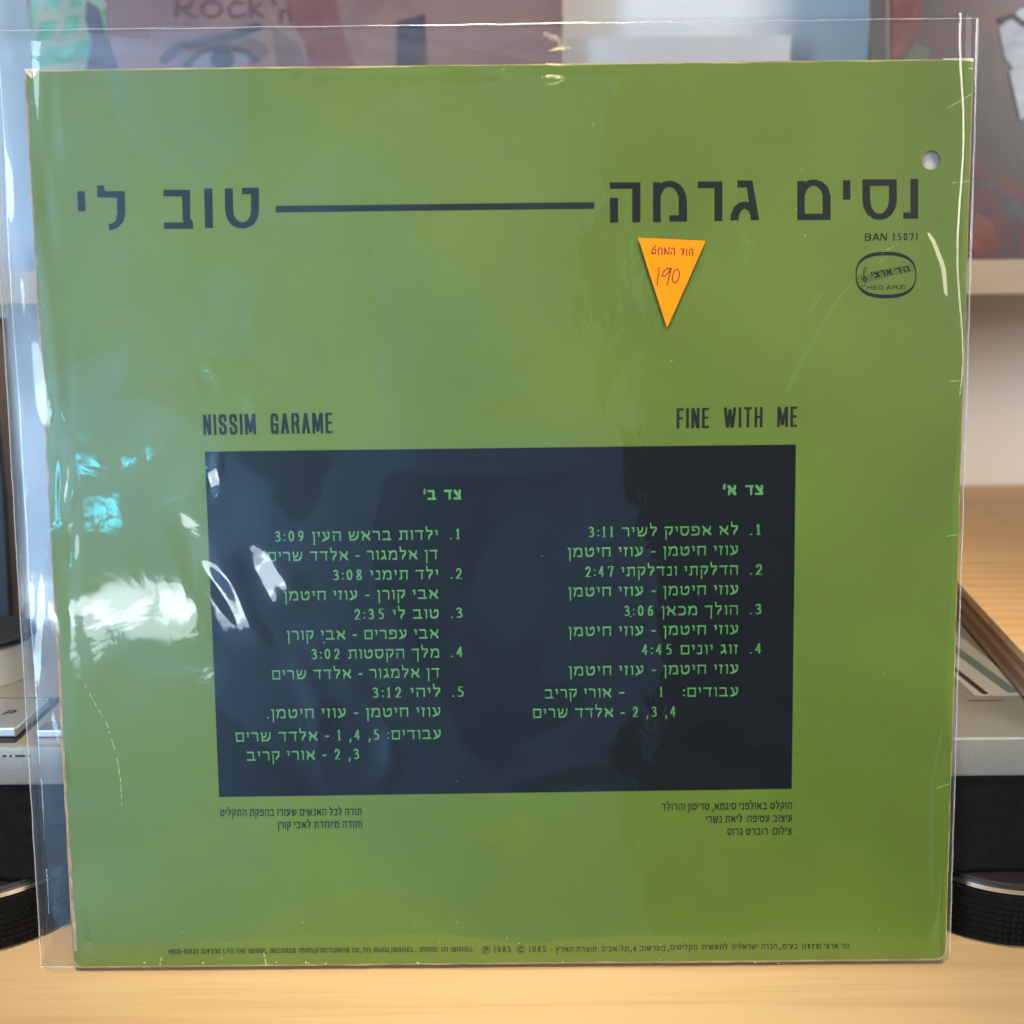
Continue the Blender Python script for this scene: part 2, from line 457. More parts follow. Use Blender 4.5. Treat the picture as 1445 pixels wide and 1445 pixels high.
M['green'] = print_mat('green cover print', (.066, .120, .0050), (.084, .146, .0080), .47)
M['navy'] = print_mat('navy panel print', (.003, .0052, .008), (.0045, .0068, .010), .28, .15)
M['ink'] = print_mat('dark green ink', (.004, .009, .008), (.007, .012, .011), .4, .2)
M['letter_green'] = mat('green track lettering', (.058, .215, .058), .45)
M['sticker'] = mat('orange sticker', (.90, .195, .0), .6, 0, .15)
M['sticker_edge'] = mat('sticker paper edge', (1.0, .45, .04), .6)
M['brown_ink'] = mat('brown marker ink', (.05, .010, .004), .5)
M['crease'] = mat('pale crease', (.30, .42, .20), .6)
M['wear'] = mat('white worn paper', (.60, .52, .42), .7)
M['scuff'] = mat('dark scuff', (.07, .11, .02), .6)


def plastic_mat(name, haze, rough, gain):
    m = bpy.data.materials.new(name); m.use_nodes = True; N, L = m.node_tree.nodes, m.node_tree.links
    N.remove(N['Principled BSDF']); out = N['Material Output']
    tr = N.new('ShaderNodeBsdfTransparent'); tr.inputs[0].default_value = (.965, .97, .975, 1)
    gl = N.new('ShaderNodeBsdfGlossy'); gl.inputs['Roughness'].default_value = rough
    df = N.new('ShaderNodeBsdfDiffuse'); df.inputs[0].default_value = (.9, .92, .95, 1)
    # Schlick reflectance of both faces of the film, the same from either side
    fr = N.new('ShaderNodeLayerWeight'); fr.inputs['Blend'].default_value = .5
    pw = N.new('ShaderNodeMath'); pw.operation = 'POWER'; pw.inputs[1].default_value = 5
    L.new(fr.outputs['Facing'], pw.inputs[0])
    mu = N.new('ShaderNodeMath'); mu.operation = 'MULTIPLY_ADD'; mu.inputs[1].default_value = .9; mu.inputs[2].default_value = .04*gain; mu.use_clamp = True
    L.new(pw.outputs[0], mu.inputs[0])
    # where the film clings to the print its inner face reflects less
    cl_ = noise(N, L, coords(N, L), 13, 2, .45, .8)
    rg = ramp(N, L, cl_.outputs[0], [(.50, (1, 1, 1)), (.535, (.62, .62, .62))])
    m3 = N.new('ShaderNodeMath'); m3.operation = 'MULTIPLY'; L.new(mu.outputs[0], m3.inputs[0]); L.new(rg, m3.inputs[1]); mu = m3
    v = coords(N, L)
    n1 = noise(N, L, v, 55, 3, .5, .6)
    n2 = noise(N, L, coords(N, L, (1, .35, 1)), 700, 2)
    ad = N.new('ShaderNodeMath'); ad.operation = 'MULTIPLY_ADD'; ad.inputs[1].default_value = .07
    L.new(n2.outputs[0], ad.inputs[0]); L.new(n1.outputs[0], ad.inputs[2])
    bp = N.new('ShaderNodeBump'); bp.inputs['Strength'].default_value = .6; bp.inputs['Distance'].default_value = .00018
    L.new(ad.outputs[0], bp.inputs['Height']); L.new(bp.outputs[0], gl.inputs['Normal'])
    a = N.new('ShaderNodeMixShader'); a.inputs[0].default_value = haze
    L.new(tr.outputs[0], a.inputs[1]); L.new(df.outputs[0], a.inputs[2])
    b = N.new('ShaderNodeMixShader'); L.new(mu.outputs[0], b.inputs[0])
    L.new(a.outputs[0], b.inputs[1]); L.new(gl.outputs[0], b.inputs[2])
    L.new(b.outputs[0], out.inputs['Surface'])
    return m


M['plastic'] = plastic_mat('clear plastic', .003, .05, 1.9)
M['plastic_back'] = plastic_mat('clear plastic back', .02, .08, 1.6)
M['seam'] = plastic_mat('welded plastic seam', .22, .15, 3.0)

# ------------------------------------------------------------------ setting
bm = bmesh.new(); box(bm, -1.1, 1.1, -0.036, 0.60, -0.03, 0.0, .0015)
tb = struct(bm_obj('table_top', bm, M['table']))
bm = bmesh.new(); box(bm, -1.6, 1.6, .392, .42, -0.8, 1.4); struct(bm_obj('wall', bm, M['wall']))
bm = bmesh.new(); box(bm, -2.4, 2.4, -3.9, -3.85, -0.8, 2.4)
M['floor'] = noisy('floor boards', (.20, .17, .14), (.28, .24, .2), 4, .6, vscale=(1, 8, 1), bstr=0)
bm.free()
bm = bmesh.new(); box(bm, -1.4, 0.28, -2.06, -2.0, -0.8, 1.35); struct(bm_obj('rear_wall', bm, M['rear_wall']))  # unseen wall, cut short so the haze stops towards the right
bm = bmesh.new(); box(bm, -3, 3, -4, .39, -0.84, -0.8); struct(bm_obj('floor', bm, M['floor']))

# wall shelf at eye height
zt = at_y(1410, 366, .25).z; zb = at_y(1410, 416, .25).z
bm = bmesh.new(); box(bm, -1.2, 1.2, .25, .391, zb, zt, .0012)
tag(bm_obj('wall_shelf', bm, M['shelf']), 'pale wooden shelf on the wall behind, with record covers standing on it', 'shelf')
SH = zt
print('shelf', zb, zt)

# ------------------------------------------------------------------ background record covers
def art_mat(name, stops, sc, dist=1.0, rough=.16, vs=(1, 1, 1)):
    m = mat(name, stops[0][1], rough); N, L, b = nodes(m)
    n = noise(N, L, coords(N, L, vs), sc, 4, .55, dist)
    L.new(ramp(N, L, n.outputs[0], stops), b.inputs['Base Color']); return m


YR = .335
def back_px(px, py, y=YR): p = at_y(px, py, y); return (p.x, p.z)


def cover(name, x0, x1, h, m, y=YR, th=.004):
    r = empty(name, loc=((x0+x1)/2, y, SH))
    bm = bmesh.new(); box(bm, x0-(x0+x1)/2, (x1-x0)/2, 0, th, 0, h, .0006); bm_obj('cover_board', bm, m, r)
    return r


def back_shape(name, polys, m, root, lift):
    v, f = union([[(a, b) for a, b in p] for p in polys])
    V = []
    for a, b in v:
        q = at_y(a, b, YR-lift); V.append((q.x-root.location.x, -lift, q.z-SH))
    fs = []
    for t in f:
        a, b, c = [Vector(V[i]) for i in t[:3]]
        fs.append(t if (b-a).cross(c-a).y < 0 else t[::-1])
    return mesh_obj(name, V, fs, m, root)


xl = at_y(42, 40, YR).x
M['skin'] = art_mat('faded portrait print', [(.3, (.25, .15, .145)), (.5, (.33, .195, .17)), (.72, (.21, .115, .11))], 9, .5, .12)
rc = cover('record_cover', xl, xl+.315, .315, M['skin'])
tag(rc, 'pinkish record cover with a painted eye, standing at the left end of the shelf', 'record')
M['plaid_green'] = art_mat('green print', [(.4, (.10, .32, .17)), (.6, (.22, .45, .30))], 30, 1)
M['plaid_white'] = art_mat('pale print', [(.4, (.28, .34, .22)), (.6, (.36, .38, .28))], 30, 1)
M['hair'] = art_mat('dark hair print', [(.4, (.085, .07, .09)), (.6, (.14, .10, .115))], 25, 1)
M['eye_w'] = mat('eye white print', (.26, .22, .24), .3)
M['eye_d'] = mat('eye dark print', (.085, .085, .11), .3)
M['red_print'] = art_mat('dull red print', [(.4, (.22, .08, .075)), (.6, (.30, .13, .11))], 20, 1)
M['script'] = mat('brown red script print', (.17, .07, .07), .4)
back_shape('green_scarf', [[(42, -40), (140, -40), (150, 40), (165, 110), (165, 250), (46, 250)]], M['plaid_green'], rc, .0004)
back_shape('scarf_check', [[(60+k*34, -40), (78+k*34, -40), (50+k*34, 60), (44+k*30, 60)] for k in range(3)]
           + [[(50, 20+k*38), (150, 0+k*38), (150, 14+k*38), (50, 34+k*38)] for k in range(3)], M['plaid_white'], rc, .0008)
back_shape('dark_hair', [[(122, 0), (138, 10), (150, 50), (165, 95), (175, 200), (135, 200), (118, 110), (130, 60), (120, 25)]], M['hair'], rc, .0012)
back_shape('brow', stroke([(232, 84), (250, 68), (290, 58), (330, 50), (362, 38)], 16, 12, True), M['hair'], rc, .0004)
M['shade'] = art_mat('portrait shading print', [(.3, (.19, .12, .125)), (.6, (.25, .155, .15))], 14, 1)
back_shape('eye_shadow', [ell(305, 72, 74, 26)], M['shade'], rc, .0003)
back_shape('nose_shadow', [[(385, 40), (420, 60), (440, 110), (445, 200), (400, 200), (392, 110)]], M['shade'], rc, .0003)
back_shape('eye_white', [ell(310, 86, 42, 17)], M['eye_w'], rc, .0008)
back_shape('iris', [ell(314, 84, 17, 15)], M['eye_d'], rc, .0012)
back_shape('eye_line', stroke([(262, 92), (285, 72), (315, 66), (345, 72), (362, 84)], 9, 7, True), M['eye_d'], rc, .0014)
back_shape('cheek_shadow', [[(400, -30), (470, -30), (480, 30), (500, 90), (500, 200), (455, 200), (430, 60), (405, 20)]], M['red_print'], rc, .0004)
back_shape('dark_lock', [[(560, 30), (600, 20), (606, 200), (575, 200), (560, 110)]], M['hair'], rc, .0005)
scr = Font(.07, .07, lw=.5, rnd=True)
S = [stroke([(248, 22), (250, -10), (272, -6), (268, 8), (252, 10), (276, 24)], 3.5, 3.5, True),
     stroke(ell(298, 12, 14, 11)+[(312, 12)], 3.5, 3.5, True),
     stroke([(342, 4), (330, 2), (322, 12), (328, 24), (345, 20)], 3.5, 3.5, True),
     stroke([(352, -14), (354, 24)], 3.5, 3.5, True), stroke([(368, 4), (355, 12), (372, 24)], 3.5, 3.5, True),
     stroke([(384, -2), (388, 6)], 4, 4, True), stroke([(396, 30), (396, 14), (408, 16), (410, 30)], 3.5, 3.5, True)]
back_shape('script_lettering', [p for s in S for p in s], M['script'], rc, .0009)

wc = cover('paper_sleeve', at_y(752, 60, .36).x, at_y(1116, 60, .36).x, at_y(900, 52, .36).z-SH, noisy('white paper', (.66, .65, .66), (.70, .69, .70), 12, .6, bstr=0), .36, .002)
tag(wc, 'plain white paper sleeve standing at the middle of the shelf', 'record sleeve')

xr = at_y(1228, 60, YR).x
M['dark_art'] = art_mat('dark floral print', [(.3, (.030, .030, .042)), (.47, (.060, .050, .062)), (.57, (.13, .035, .05)), (.62, (.05, .045, .07)), (.76, (.18, .21, .27))], 11, 1.5, .3, (1, 1, .8))
dc = cover('record_cover', xr, xr+.315, .315, M['dark_art'])
tag(dc, 'dark record cover with red and pale blue flecks, at the right end of the shelf', 'record')
M['spine'] = mat('grey brown margin print', (.075, .06, .06), .4)
M['margin2'] = mat('light margin line print', (.24, .2, .17), .4)
M['leaf'] = mat('dull green print', (.12, .13, .08), .4)
M['pale_blue'] = art_mat('pale blue print', [(.3, (.20, .24, .32)), (.7, (.40, .45, .52))], 40, 1)
back_shape('margin', [[(1226, -60), (1250, -60), (1252, 380), (1234, 380)]], M['spine'], dc, .0004)
back_shape('margin_line', [[(1250, -60), (1254, -60), (1257, 380), (1253, 380)]], M['margin2'], dc, .0008)
back_shape('red_petal', [[(1258, -20), (1300, -20), (1300, 30), (1280, 72), (1258, 90)]], M['red_print'], dc, .0006)
back_shape('green_leaf', [[(1268, 90), (1292, 62), (1312, 70), (1306, 130), (1270, 130)]], M['leaf'], dc, .0006)
back_shape('red_petal', [[(1375, 300), (1400, 312), (1410, 348), (1378, 362), (1365, 345)]], M['red_print'], dc, .0006)
back_shape('pale_petal', [[(1410, 40), (1440, 12), (1475, 10), (1480, 90), (1440, 112), (1418, 80)]], M['pale_blue'], dc, .0006)
back_shape('pale_petal', [[(1424, 100), (1455, 90), (1465, 150), (1440, 170)]], M['pale_blue'], dc, .0009)
back_shape('dark_twig', stroke([(1412, 28), (1430, 22), (1445, 34), (1470, 26)], 5, 8, True), M['black'], dc, .0012)

# ------------------------------------------------------------------ dark cabinet at the left edge
cb = empty('cabinet', loc=(0, .26, 0))
def lean_strip(name, pxs, m, y, th, root):
    pts = [at_y(a, b, y) for a, b in pxs]; n = len(pts)
    vs = [(p.x, y-.26, p.z) for p in pts]+[(p.x, y-.26+th, p.z) for p in pts]
    fs = [tuple(range(n))[::-1], tuple(range(n, 2*n))]+[(k, (k+1) % n, n+(k+1) % n, n+k) for k in range(n)]
    bm = bmesh.new(); bv = [bm.verts.new(v) for v in vs]
    for f in fs: bm.faces.new([bv[i] for i in f])
    return bm_obj(name, bm, m, root)
lean_strip('side_panel', [(-60, 450), (-14, 450), (9, 700), (20, 1000), (-60, 1000)], M['tan'], .262, .02, cb)
lean_strip('front_panel', [(-60, 470), (-30, 470), (-6, 600), (4, 700), (12, 860), (14, 1000), (-60, 1000)], M['navy_box'], .257, .005, cb)
tag(cb, 'dark blue cabinet with a tan edge at the far left, behind the turntable', 'cabinet')

# ------------------------------------------------------------------ turntable
TZ = .081; TY = .0158
tt = empty('turntable', loc=(0, TY, 0))
tag(tt, 'silver and black turntable that the record sleeve leans against', 'turntable')
bm = bmesh.new(); box(bm, -.2265, .2265, 0, .352, .0655, TZ, .0012, 3); bm_obj('top_plate', bm, M['silver'], tt, True)
bm = bmesh.new(); box(bm, -.222, .222, .002, .348, .026, .0654, .002); bm_obj('base', bm, M['rubber'], tt)


def foot(x, y):
    bm = bmesh.new(); lathe(bm, [(.034, .0), (.040, .0008), (.0405, .0205), (.0385, .0212)], 96)
    f = bm_obj('foot', bm, M['rubber'], tt, True); f.location = (x, y, 0)
    bm = bmesh.new(); lathe(bm, [(.0385, .0213), (.0400, .0215), (.0400, .0232), (.0385, .0234)], 96); bm_obj('ring', bm, M['metal'], f, True)
    bm = bmesh.new(); lathe(bm, [(.0380, .0235), (.0383, .0250), (.034, .0256)], 96); bm_obj('collar', bm, M['black'], f, True)
    bm = bmesh.new()
    n = 110
    for k in range(n):
        a = 2*math.pi*k/n; c, s = math.cos(a), math.sin(a); t = .00075
        for z0 in [.0015+i*.0024 for i in range(8)]:
            p = [(.0402*c-t*s*-1*0+(-s)*q*t+.0*c, .0402*s+c*q*t, z) for q, z in ((-1, z0), (1, z0), (1, z0+.0018), (-1, z0+.0018))]
            o = [(x_+.0006*c, y_+.0006*s, z_) for x_, y_, z_ in p]
            A = [bm.verts.new(v) for v in p]; B = [bm.verts.new(v) for v in o]
            bm.faces.new(B)
            for i in range(4): bm.faces.new((A[i], A[(i+1) % 4], B[(i+1) % 4], B[i]))
    kn = bm_obj('knurling', bm, M['rubber'], f); kn['kind'] = 'stuff'


FXR = at_z(1470, 1337, 0).x; FXL = at_z(-25, 1337, 0).x
print('feet', FXL, FXR)
FY = .0085+.041-TY
for fx in (-.207, .193):
    for fy in (FY, FY+.27): foot(fx, fy)


def tl(px, py, z=TZ): p = at_z(px, py, z); return (p.x, p.y-TY)


# power knob
kx, ky = at_z(12, 930, TZ).x, .089-TY
bm = bmesh.new(); lathe(bm, [(.0195, TZ+.0002), (.0195, TZ+.0155), (.0188, TZ+.0162)], 72, kx, ky); kb = bm_obj('power_knob', bm, M['knob'], tt, True)
bm = bmesh.new(); lathe(bm, [(.0188, TZ+.0163), (.0202, TZ+.0166), (.0202, TZ+.0184), (.0195, TZ+.019), (.017, TZ+.0192)], 72, kx, ky); bm_obj('knob_cap', bm, M['black'], kb, True)


def key(name, pts, z0, z1, m):
    """a push button given by the photographed corners of its top: near-right, far-right; extends left"""
    (nx_, ny_), (fx_, fy_), wd = pts
    a = at_z(nx_, ny_, z1); b = at_z(fx_, fy_, z1)
    bm = bmesh.new(); box(bm, a.x-wd, a.x, a.y-TY, b.y-TY, z0, z1, .0008, 2)
    return bm_obj(name, bm, m, tt)


key('recess', ((22, 1046), (88, 984), .064), TZ-.0002, TZ+.0006, M['black'])
sb = key('start_button', ((22, 1027), (72, 984), .052), TZ+.0007, TZ+.0046, M['metal'])
M['brushed'] = noisy('brushed aluminium', (.50, .52, .54), (.58, .60, .62), 60, .32, .8, 0, 0, (1, 30, 1))
sb.data.materials.clear(); sb.data.materials.append(M['brushed'])
a = at_z(4, 1008, TZ+.0047)
v, f = union([[(x*100, y*100) for x, y in p] for p in stroke([(0, 0), (.0012, .0034), (.0030, .0036), (.0036, .0026), (.0026, .0014), (.0008, .0014)], .0006, .0006)])
o = flat('button_lettering', [(a.x+x/100, a.y-TY+y/100) for x, y in v], f, TZ+.0048, M['black'], tt)
for x0 in (50, 100):
    k = at_z(x0, 1031, TZ+.003)
    bm = bmesh.new(); box(bm, k.x, k.x+.0125, k.y-TY, k.y-TY+.009, TZ+.0002, TZ+.003, .0005); bm_obj('speed_button', bm, M['metal'], tt)
# front edge marks, too small to read in the photograph
polys = []
for xx, ww in ((0, .0012), (.0025, .0008), (.0046, .0035), (.009, .001)): polys.append(rect(xx*1e3, 0, (xx+ww)*1e3, .7))
v, f = union(polys); e = at_y(4, 1068, TY)
mesh_obj('front_marks', [(e.x+x/1e3, -.0002, e.z+y/1e3) for x, y in v], f, M['black'], tt)
# pitch slider slots, drawn on the deck at right
def slot(name, pa, pb, wd, m, z=TZ+.0003):
    A = Vector(tl(*pa)); B = Vector(tl(*pb)); d = (B-A).normalized(); n = Vector((-d.y, d.x))*wd/2
    bm = bmesh.new(); prism(bm, [tuple(A-n), tuple(B-n), tuple(B+n), tuple(A+n)] if area2([tuple(A-n), tuple(B-n), tuple(B+n), tuple(A+n)]) > 0 else [tuple(A+n), tuple(B+n), tuple(B-n), tuple(A-n)], TZ-.001, z)
    return bm_obj(name, bm, m, tt)
M['teal'] = mat('grey teal insert', (.10, .14, .135), .35)
slot('slider_plate', (1300, 880), (1416, 982), .022, noisy('slider plate', (.46, .455, .43), (.5, .495, .47), 800, .35, .3, 0), TZ+.0002)
slot('slider_slot', (1300, 882), (1430, 978), .0045, M['teal'], TZ+.0006)
slot('slider_groove', (1290, 900), (1390, 980), .0022, M['black'], TZ+.0006)
polys = []
a = tl(1368, 990); b = tl(1418, 988); 
for k in range(9):
    t = k/9; polys.append(rect((a[0]+(b[0]-a[0])*t)*1e3, a[1]*1e3, (a[0]+(b[0]-a[0])*(t+.07))*1e3, a[1]*1e3+1.1))
v, f = union(polys); flat('deck_marks', [(x/1e3, y/1e3) for x, y in v], f, TZ+.0004, mat('grey print', (.12, .11, .09), .6), tt)
# platter and spindle behind the sleeve
bm = bmesh.new(); lathe(bm, [(.155, TZ+.001), (.166, TZ+.003), (.166, TZ+.010), (.160, TZ+.013), (.02, TZ+.013)], 128, -.045, .18); pt = bm_obj('platter', bm, M['metal'], tt, True)
bm = bmesh.new(); lathe(bm, [(.148, TZ+.0131), (.148, TZ+.016), (.01, TZ+.016)], 128, -.045, .18); bm_obj('slipmat', bm, M['rubber'], pt, True)
bm = bmesh.new(); lathe(bm, [(.0036, TZ+.0161), (.0034, TZ+.027), (.001, TZ+.029)], 24, -.045, .18); bm_obj('spindle', bm, M['metal'], pt, True)

# ------------------------------------------------------------------ plywood board across the right rear
pb = empty('plywood_board', loc=(.3, .25, 0))
tag(pb, 'orange plywood board with a layered cut edge at the right, behind the turntable deck', 'board')
PT = .098; PB = .082; nl = 5
A = at_z(1352, 822, PT); B = at_z(1452, 930, PT); d = (A-B).normalized(); A2 = B+d*.5; B2 = B-d*.03
yb = .390
tA = (yb-B.y)/d.y; A2 = B+d*tA
poly = [(B2.x, B2.y), (B2.x+.35, B2.y-.02), (B2.x+.35, yb), (A2.x, yb)]
for k in range(nl):
    z0 = PB+(PT-PB)*k/nl; z1 = PB+(PT-PB)*(k+1)/nl; e = (.0004 if k % 2 else 0)
    bm = bmesh.new(); prism(bm, [(x-.3-(e if i in (0, 3) else 0), y-.25) for i, (x, y) in enumerate(poly)], z0, z1-.00002)
    if k == nl-1: bm_obj('top_veneer', bm, M['ply_face'], pb)
    else: bm_obj('layer', bm, M['ply_dark'] if k % 2 else M['ply_light'], pb)

# ------------------------------------------------------------------ record sleeve
rs = empty('record_sleeve', SL)
tag(rs, 'green record sleeve with dark track panel and Hebrew lettering, leaning inside the clear plastic cover', 'record')
W2, H = .157, .3125
hole_c = uv(1314, 226); hole_r = uv(1327.3, 226)[0]-hole_c[0]


def outline(w2, h0, h, jit, rad, seed):
    rr = random.Random(seed); pts = []
    def seg(x0, y0, x1, y1, n=70):
        for k in range(1, n):
            t = k/n; nx, ny = (y1-y0), -(x1-x0); l = math.hypot(nx, ny)
            j = rr.uniform(-1, 1)*jit*(.5+.5*math.sin(k*.21+seed))
            pts.append((x0+(x1-x0)*t+nx/l*j, y0+(y1-y0)*t+ny/l*j))
    def corner(cx, cy, a0, r):
        for k in range(7):
            a = a0+math.pi/2*k/6; pts.append((cx+r*math.cos(a), cy+r*math.sin(a)))
    rb, rt = rad
    corner(w2-rt, h-rt, 0, rt); seg(w2-rt, h, -w2+rt, h)
    corner(-w2+rt, h-rt, math.pi/2, rt); seg(-w2, h-rt, -w2, h0+rb)
    corner(-w2+rb, h0+rb, math.pi, rb); seg(-w2+rb, h0, w2-rb, h0)
    corner(w2-rb, h0+rb, 1.5*math.pi, rb); seg(w2, h0+rb, w2, h-rt)
    return pts


def holed(name, out, n0, n1, m, parent):
    """flat sheet with the punched hole, extruded from n0 (front) to n1 (back)"""
    hc = ell(hole_c[0], hole_c[1], hole_r, hole_r, 40)
    cs = [Vector((a*1e3, b*1e3)) for a, b in out+hc]; no, nh = len(out), len(hc)
    ed = [(k, (k+1) % no) for k in range(no)]+[(no+k, no+(k+1) % nh) for k in range(nh)]
    o = delaunay_2d_cdt(cs, ed, [], 0, 1e-5)
    vs = [(v.x/1e3, v.y/1e3) for v in o[0]]; fs = []
    bm = bmesh.new(); ft = [bm.verts.new((a, b, n0)) for a, b in vs]
    def inside(x, y, P):
        c = False; j = len(P)-1
        for i in range(len(P)):
            if (P[i][1] > y) != (P[j][1] > y) and x < (P[j][0]-P[i][0])*(y-P[i][1])/(P[j][1]-P[i][1])+P[i][0]: c = not c
            j = i
        return c
    for t in o[2]:
        x = sum(vs[i][0] for i in t)/3; y = sum(vs[i][1] for i in t)/3
        if math.hypot(x-hole_c[0], y-hole_c[1]) > hole_r*.995 and inside(x, y, out): fs.append(bm.faces.new([ft[i] for i in t]))
    r = bmesh.ops.extrude_face_region(bm, geom=fs)
    bmesh.ops.translate(bm, vec=(0, 0, n1-n0), verts=[g for g in r['geom'] if isinstance(g, bmesh.types.BMVert)])
    for v in [v for v in bm.verts if not v.link_faces]: bm.verts.remove(v)
    return bm_obj(name, bm, m, parent)


out_core = outline(W2, .0, H, .00015, (.003, .0012), 3)
out_front = outline(W2-.00035, .0007, H-.0005, .00025, (.0035, .001), 5)
holed('cardboard_core', out_core, -.0003, -.0016, M['core'], rs)
holed('back_board', outline(W2, .0, H, .0002, (.003, .001), 9), -.0022, -.0030, M['core'], rs)
holed('front_print', out_front, 0.0, -.00028, M['green'], rs)
bm = bmesh.new(); lathe(bm, [(.0125, -.00195), (.0125, -.0021)], 32, *hole_c)
bm_obj('inner_paper', bm, noisy('grey inner paper', (.42, .40, .38), (.48, .46, .44), 200, .7, bstr=0), rs)
# torn brown spine at left
def strip_px(name, ptsL, ptsR, n, m, parent):
    vs = [uv(*p, n) for p in ptsL]+[uv(*p, n) for p in ptsR]; k = len(ptsL)
    return flat(name, vs, [(i, i+1, k+i+1, k+i) for i in range(k-1)], n, m, parent)
L1, R1 = [], []
for i in range(60):
    t = i/59; y = 112+t*1230; x = 35.5+t*69.5+ (y-112)*0
    wdt = 1.5+1.3*math.sin(t*21)+random.uniform(-.9, .9)
    if .06 < t < .16: wdt *= .6
    if t > .75: wdt += 1.0
    L1.append((x-.8, y)); R1.append((x+max(wdt, .5), y))
strip_px('torn_edge', L1, R1, .00004, M['core_brown'], rs)
px_shape('torn_corner', [[(34, 97), (52, 97), (50, 106), (44, 111), (38, 104)]], .00006, M['wear'], rs)
px_shape('corner_fold', stroke([(41, 148), (47, 145), (50, 141)], 1.2, 1.2)+stroke([(40, 99), (46, 104), (45, 109)], .9, .9), .00009, M['core_brown'], rs)
px_shape('worn_edge', [[(1330, 82.5), (1374, 82.0), (1374, 87.5), (1366, 86), (1352, 85), (1332, 84.5)]], .00006, M['wear'], rs)
px_shape('corner_chips', [[(1367, 96), (1373, 95), (1373, 97.5), (1368, 98)], [(1369, 91), (1373, 90), (1373, 91.5)]], .00008, M['crease'], rs)

# navy track panel
pl = px_shape('track_panel', [[(288.8, 637.2), (1123.2, 627.2), (1117.2, 1113.2), (309.2, 1124.8)]], .00004, M['navy'], rs)

ser = Font(.105, .165, dw=.50, dh=1.12, gap=.19, space=.46, dn=(.125, .085))
serb = Font(.19, .22, dw=.50, gap=.15, space=.6)
small = Font(.15, .18, gap=.10, space=.32, hx=.88)
NL = .00009
XH = 13.3
RIGHT = [('צד א׳', 1020.3, 698.8, 1076.8, 698.2, 14.0, serb), ('1.', 1058.1, 755, 1073.1, 754.7, XH, ser),
 ('לא אפסיק לשיר 3:11', 830.9, 758.2, 1041, 754.6, XH, ser), ('עוזי חיטמן - עוזי חיטמן', 801.5, 786.3, 1041.4, 782.9, XH, ser),
 ('2.', 1058, 811, 1075.8, 810.8, XH, ser), ('הדלקתי ונדלקתי 2:47', 826.4, 814.2, 1041, 810.9, XH, ser),
 ('עוזי חיטמן - עוזי חיטמן', 802, 842.1, 1041.4, 838.7, XH, ser), ('3.', 1058, 866.9, 1074.3, 866.7, XH, ser),
 ('הולך מכאן 3:06', 881, 869.4, 1041, 867.1, XH, ser), ('עוזי חיטמן - עוזי חיטמן', 802.3, 897.8, 1041.4, 894.8, XH, ser),
 ('4.', 1058, 922.4, 1074.5, 922.2, XH, ser), ('זוג יונים 4:45', 905.7, 924.2, 1041, 922.4, XH, ser),
 ('עוזי חיטמן - עוזי חיטמן', 802.8, 953.4, 1041.4, 950.4, XH, ser), ('4, 3, 2 - אלדד שרים', 752, 1013.2, 953.5, 1011.2, XH, ser)]
LEFT = [('צד ב׳', 597.8, 705.6, 650.6, 704.8, 14.0, serb), ('1.', 634.4, 761.1, 649.3, 760.9, XH, ser),
 ('ילדות בראש העין 3:09', 388.5, 764.4, 617.7, 761.2, XH, ser), ('דן אלמגור - אלדד שרים', 378, 792.2, 617.7, 789, XH, ser),
 ('2.', 635.6, 816.7, 652, 816.5, XH, ser), ('ילד תימני 3:08', 470.7, 818.9, 618.2, 817, XH, ser),
 ('אבי קורן - עוזי חיטמן', 401, 847.6, 618.2, 844.9, XH, ser), ('3.', 635.9, 872.1, 652.6, 871.9, XH, ser),
 ('טוב לי 2:35', 500.6, 874.2, 619, 872.6, XH, ser), ('אבי עפרים - אבי קורן', 405, 903.4, 619, 900.8, XH, ser),
 ('4.', 636.4, 927.4, 653.3, 927.2, XH, ser), ('מלך הקסטות 3:02', 440, 930.4, 619.7, 928, XH, ser),
 ('דן אלמגור - אלדד שרים', 384, 959.0, 620.2, 955.8, XH, ser), ('5.', 638, 983.5, 654.3, 983.3, XH, ser),
 ('ליהי 3:12', 526, 984.7, 621.4, 983.3, XH, ser), ('עוזי חיטמן - עוזי חיטמן.', 377, 1013.8, 621.4, 1011, XH, ser),
 ('עבודים: 5, 4, 1 - אלדד שרים', 332.5, 1046.8, 622, 1042.6, XH, ser), ('3, 2 - אורי קריב', 348.6, 1073.7, 506.8, 1071, XH, ser)]
for t, a, b, c, d_, h, fnt in RIGHT+LEFT:
    write('side_heading' if fnt is serb else ('track_number' if len(t) == 2 else 'track_line'), fnt, [(vis(t), a, b, c, d_, h)], NL, M['letter_green'], pl)
write('track_line', ser, [(vis('עבודים:'), 963.5, 983.4, 1041.4, 982.6, XH), ('1', 930.9, 983.4, 935, 983.4, XH),
                          ('-', 873.8, 983.6, 880.8, 983.6, XH), (vis('אורי קריב'), 769, 985.8, 862.6, 984.2, XH)], NL, M['letter_green'], pl)

# credits
write('credit_line', small, [(vis('תודה לכל האנשים שעזרו בהפקת התקליט'), 310.7, 1152.0, 510.4, 1150.4, 9.8)], NL, M['ink'], rs)
write('credit_line', small, [(vis('ותודה מיוחדת לאבי קורן'), 392, 1169.2, 510.9, 1168, 9.8)], NL, M['ink'], rs)
write('credit_line', small, [(vis('הוקלט באולפני סיגמא, טריטון והרולד'), 933.6, 1143.6, 1117.4, 1141.7, 9.8)], NL, M['ink'], rs)
write('credit_line', small, [(vis('עיצוב עטיפה: ליאת נשרי'), 996, 1161.2, 1117.4, 1159.5, 9.8)], NL, M['ink'], rs)
write('credit_line', small, [(vis('צילום: רוברט גרוס'), 1026.2, 1178.6, 1117, 1177.6, 9.8)], NL, M['ink'], rs)

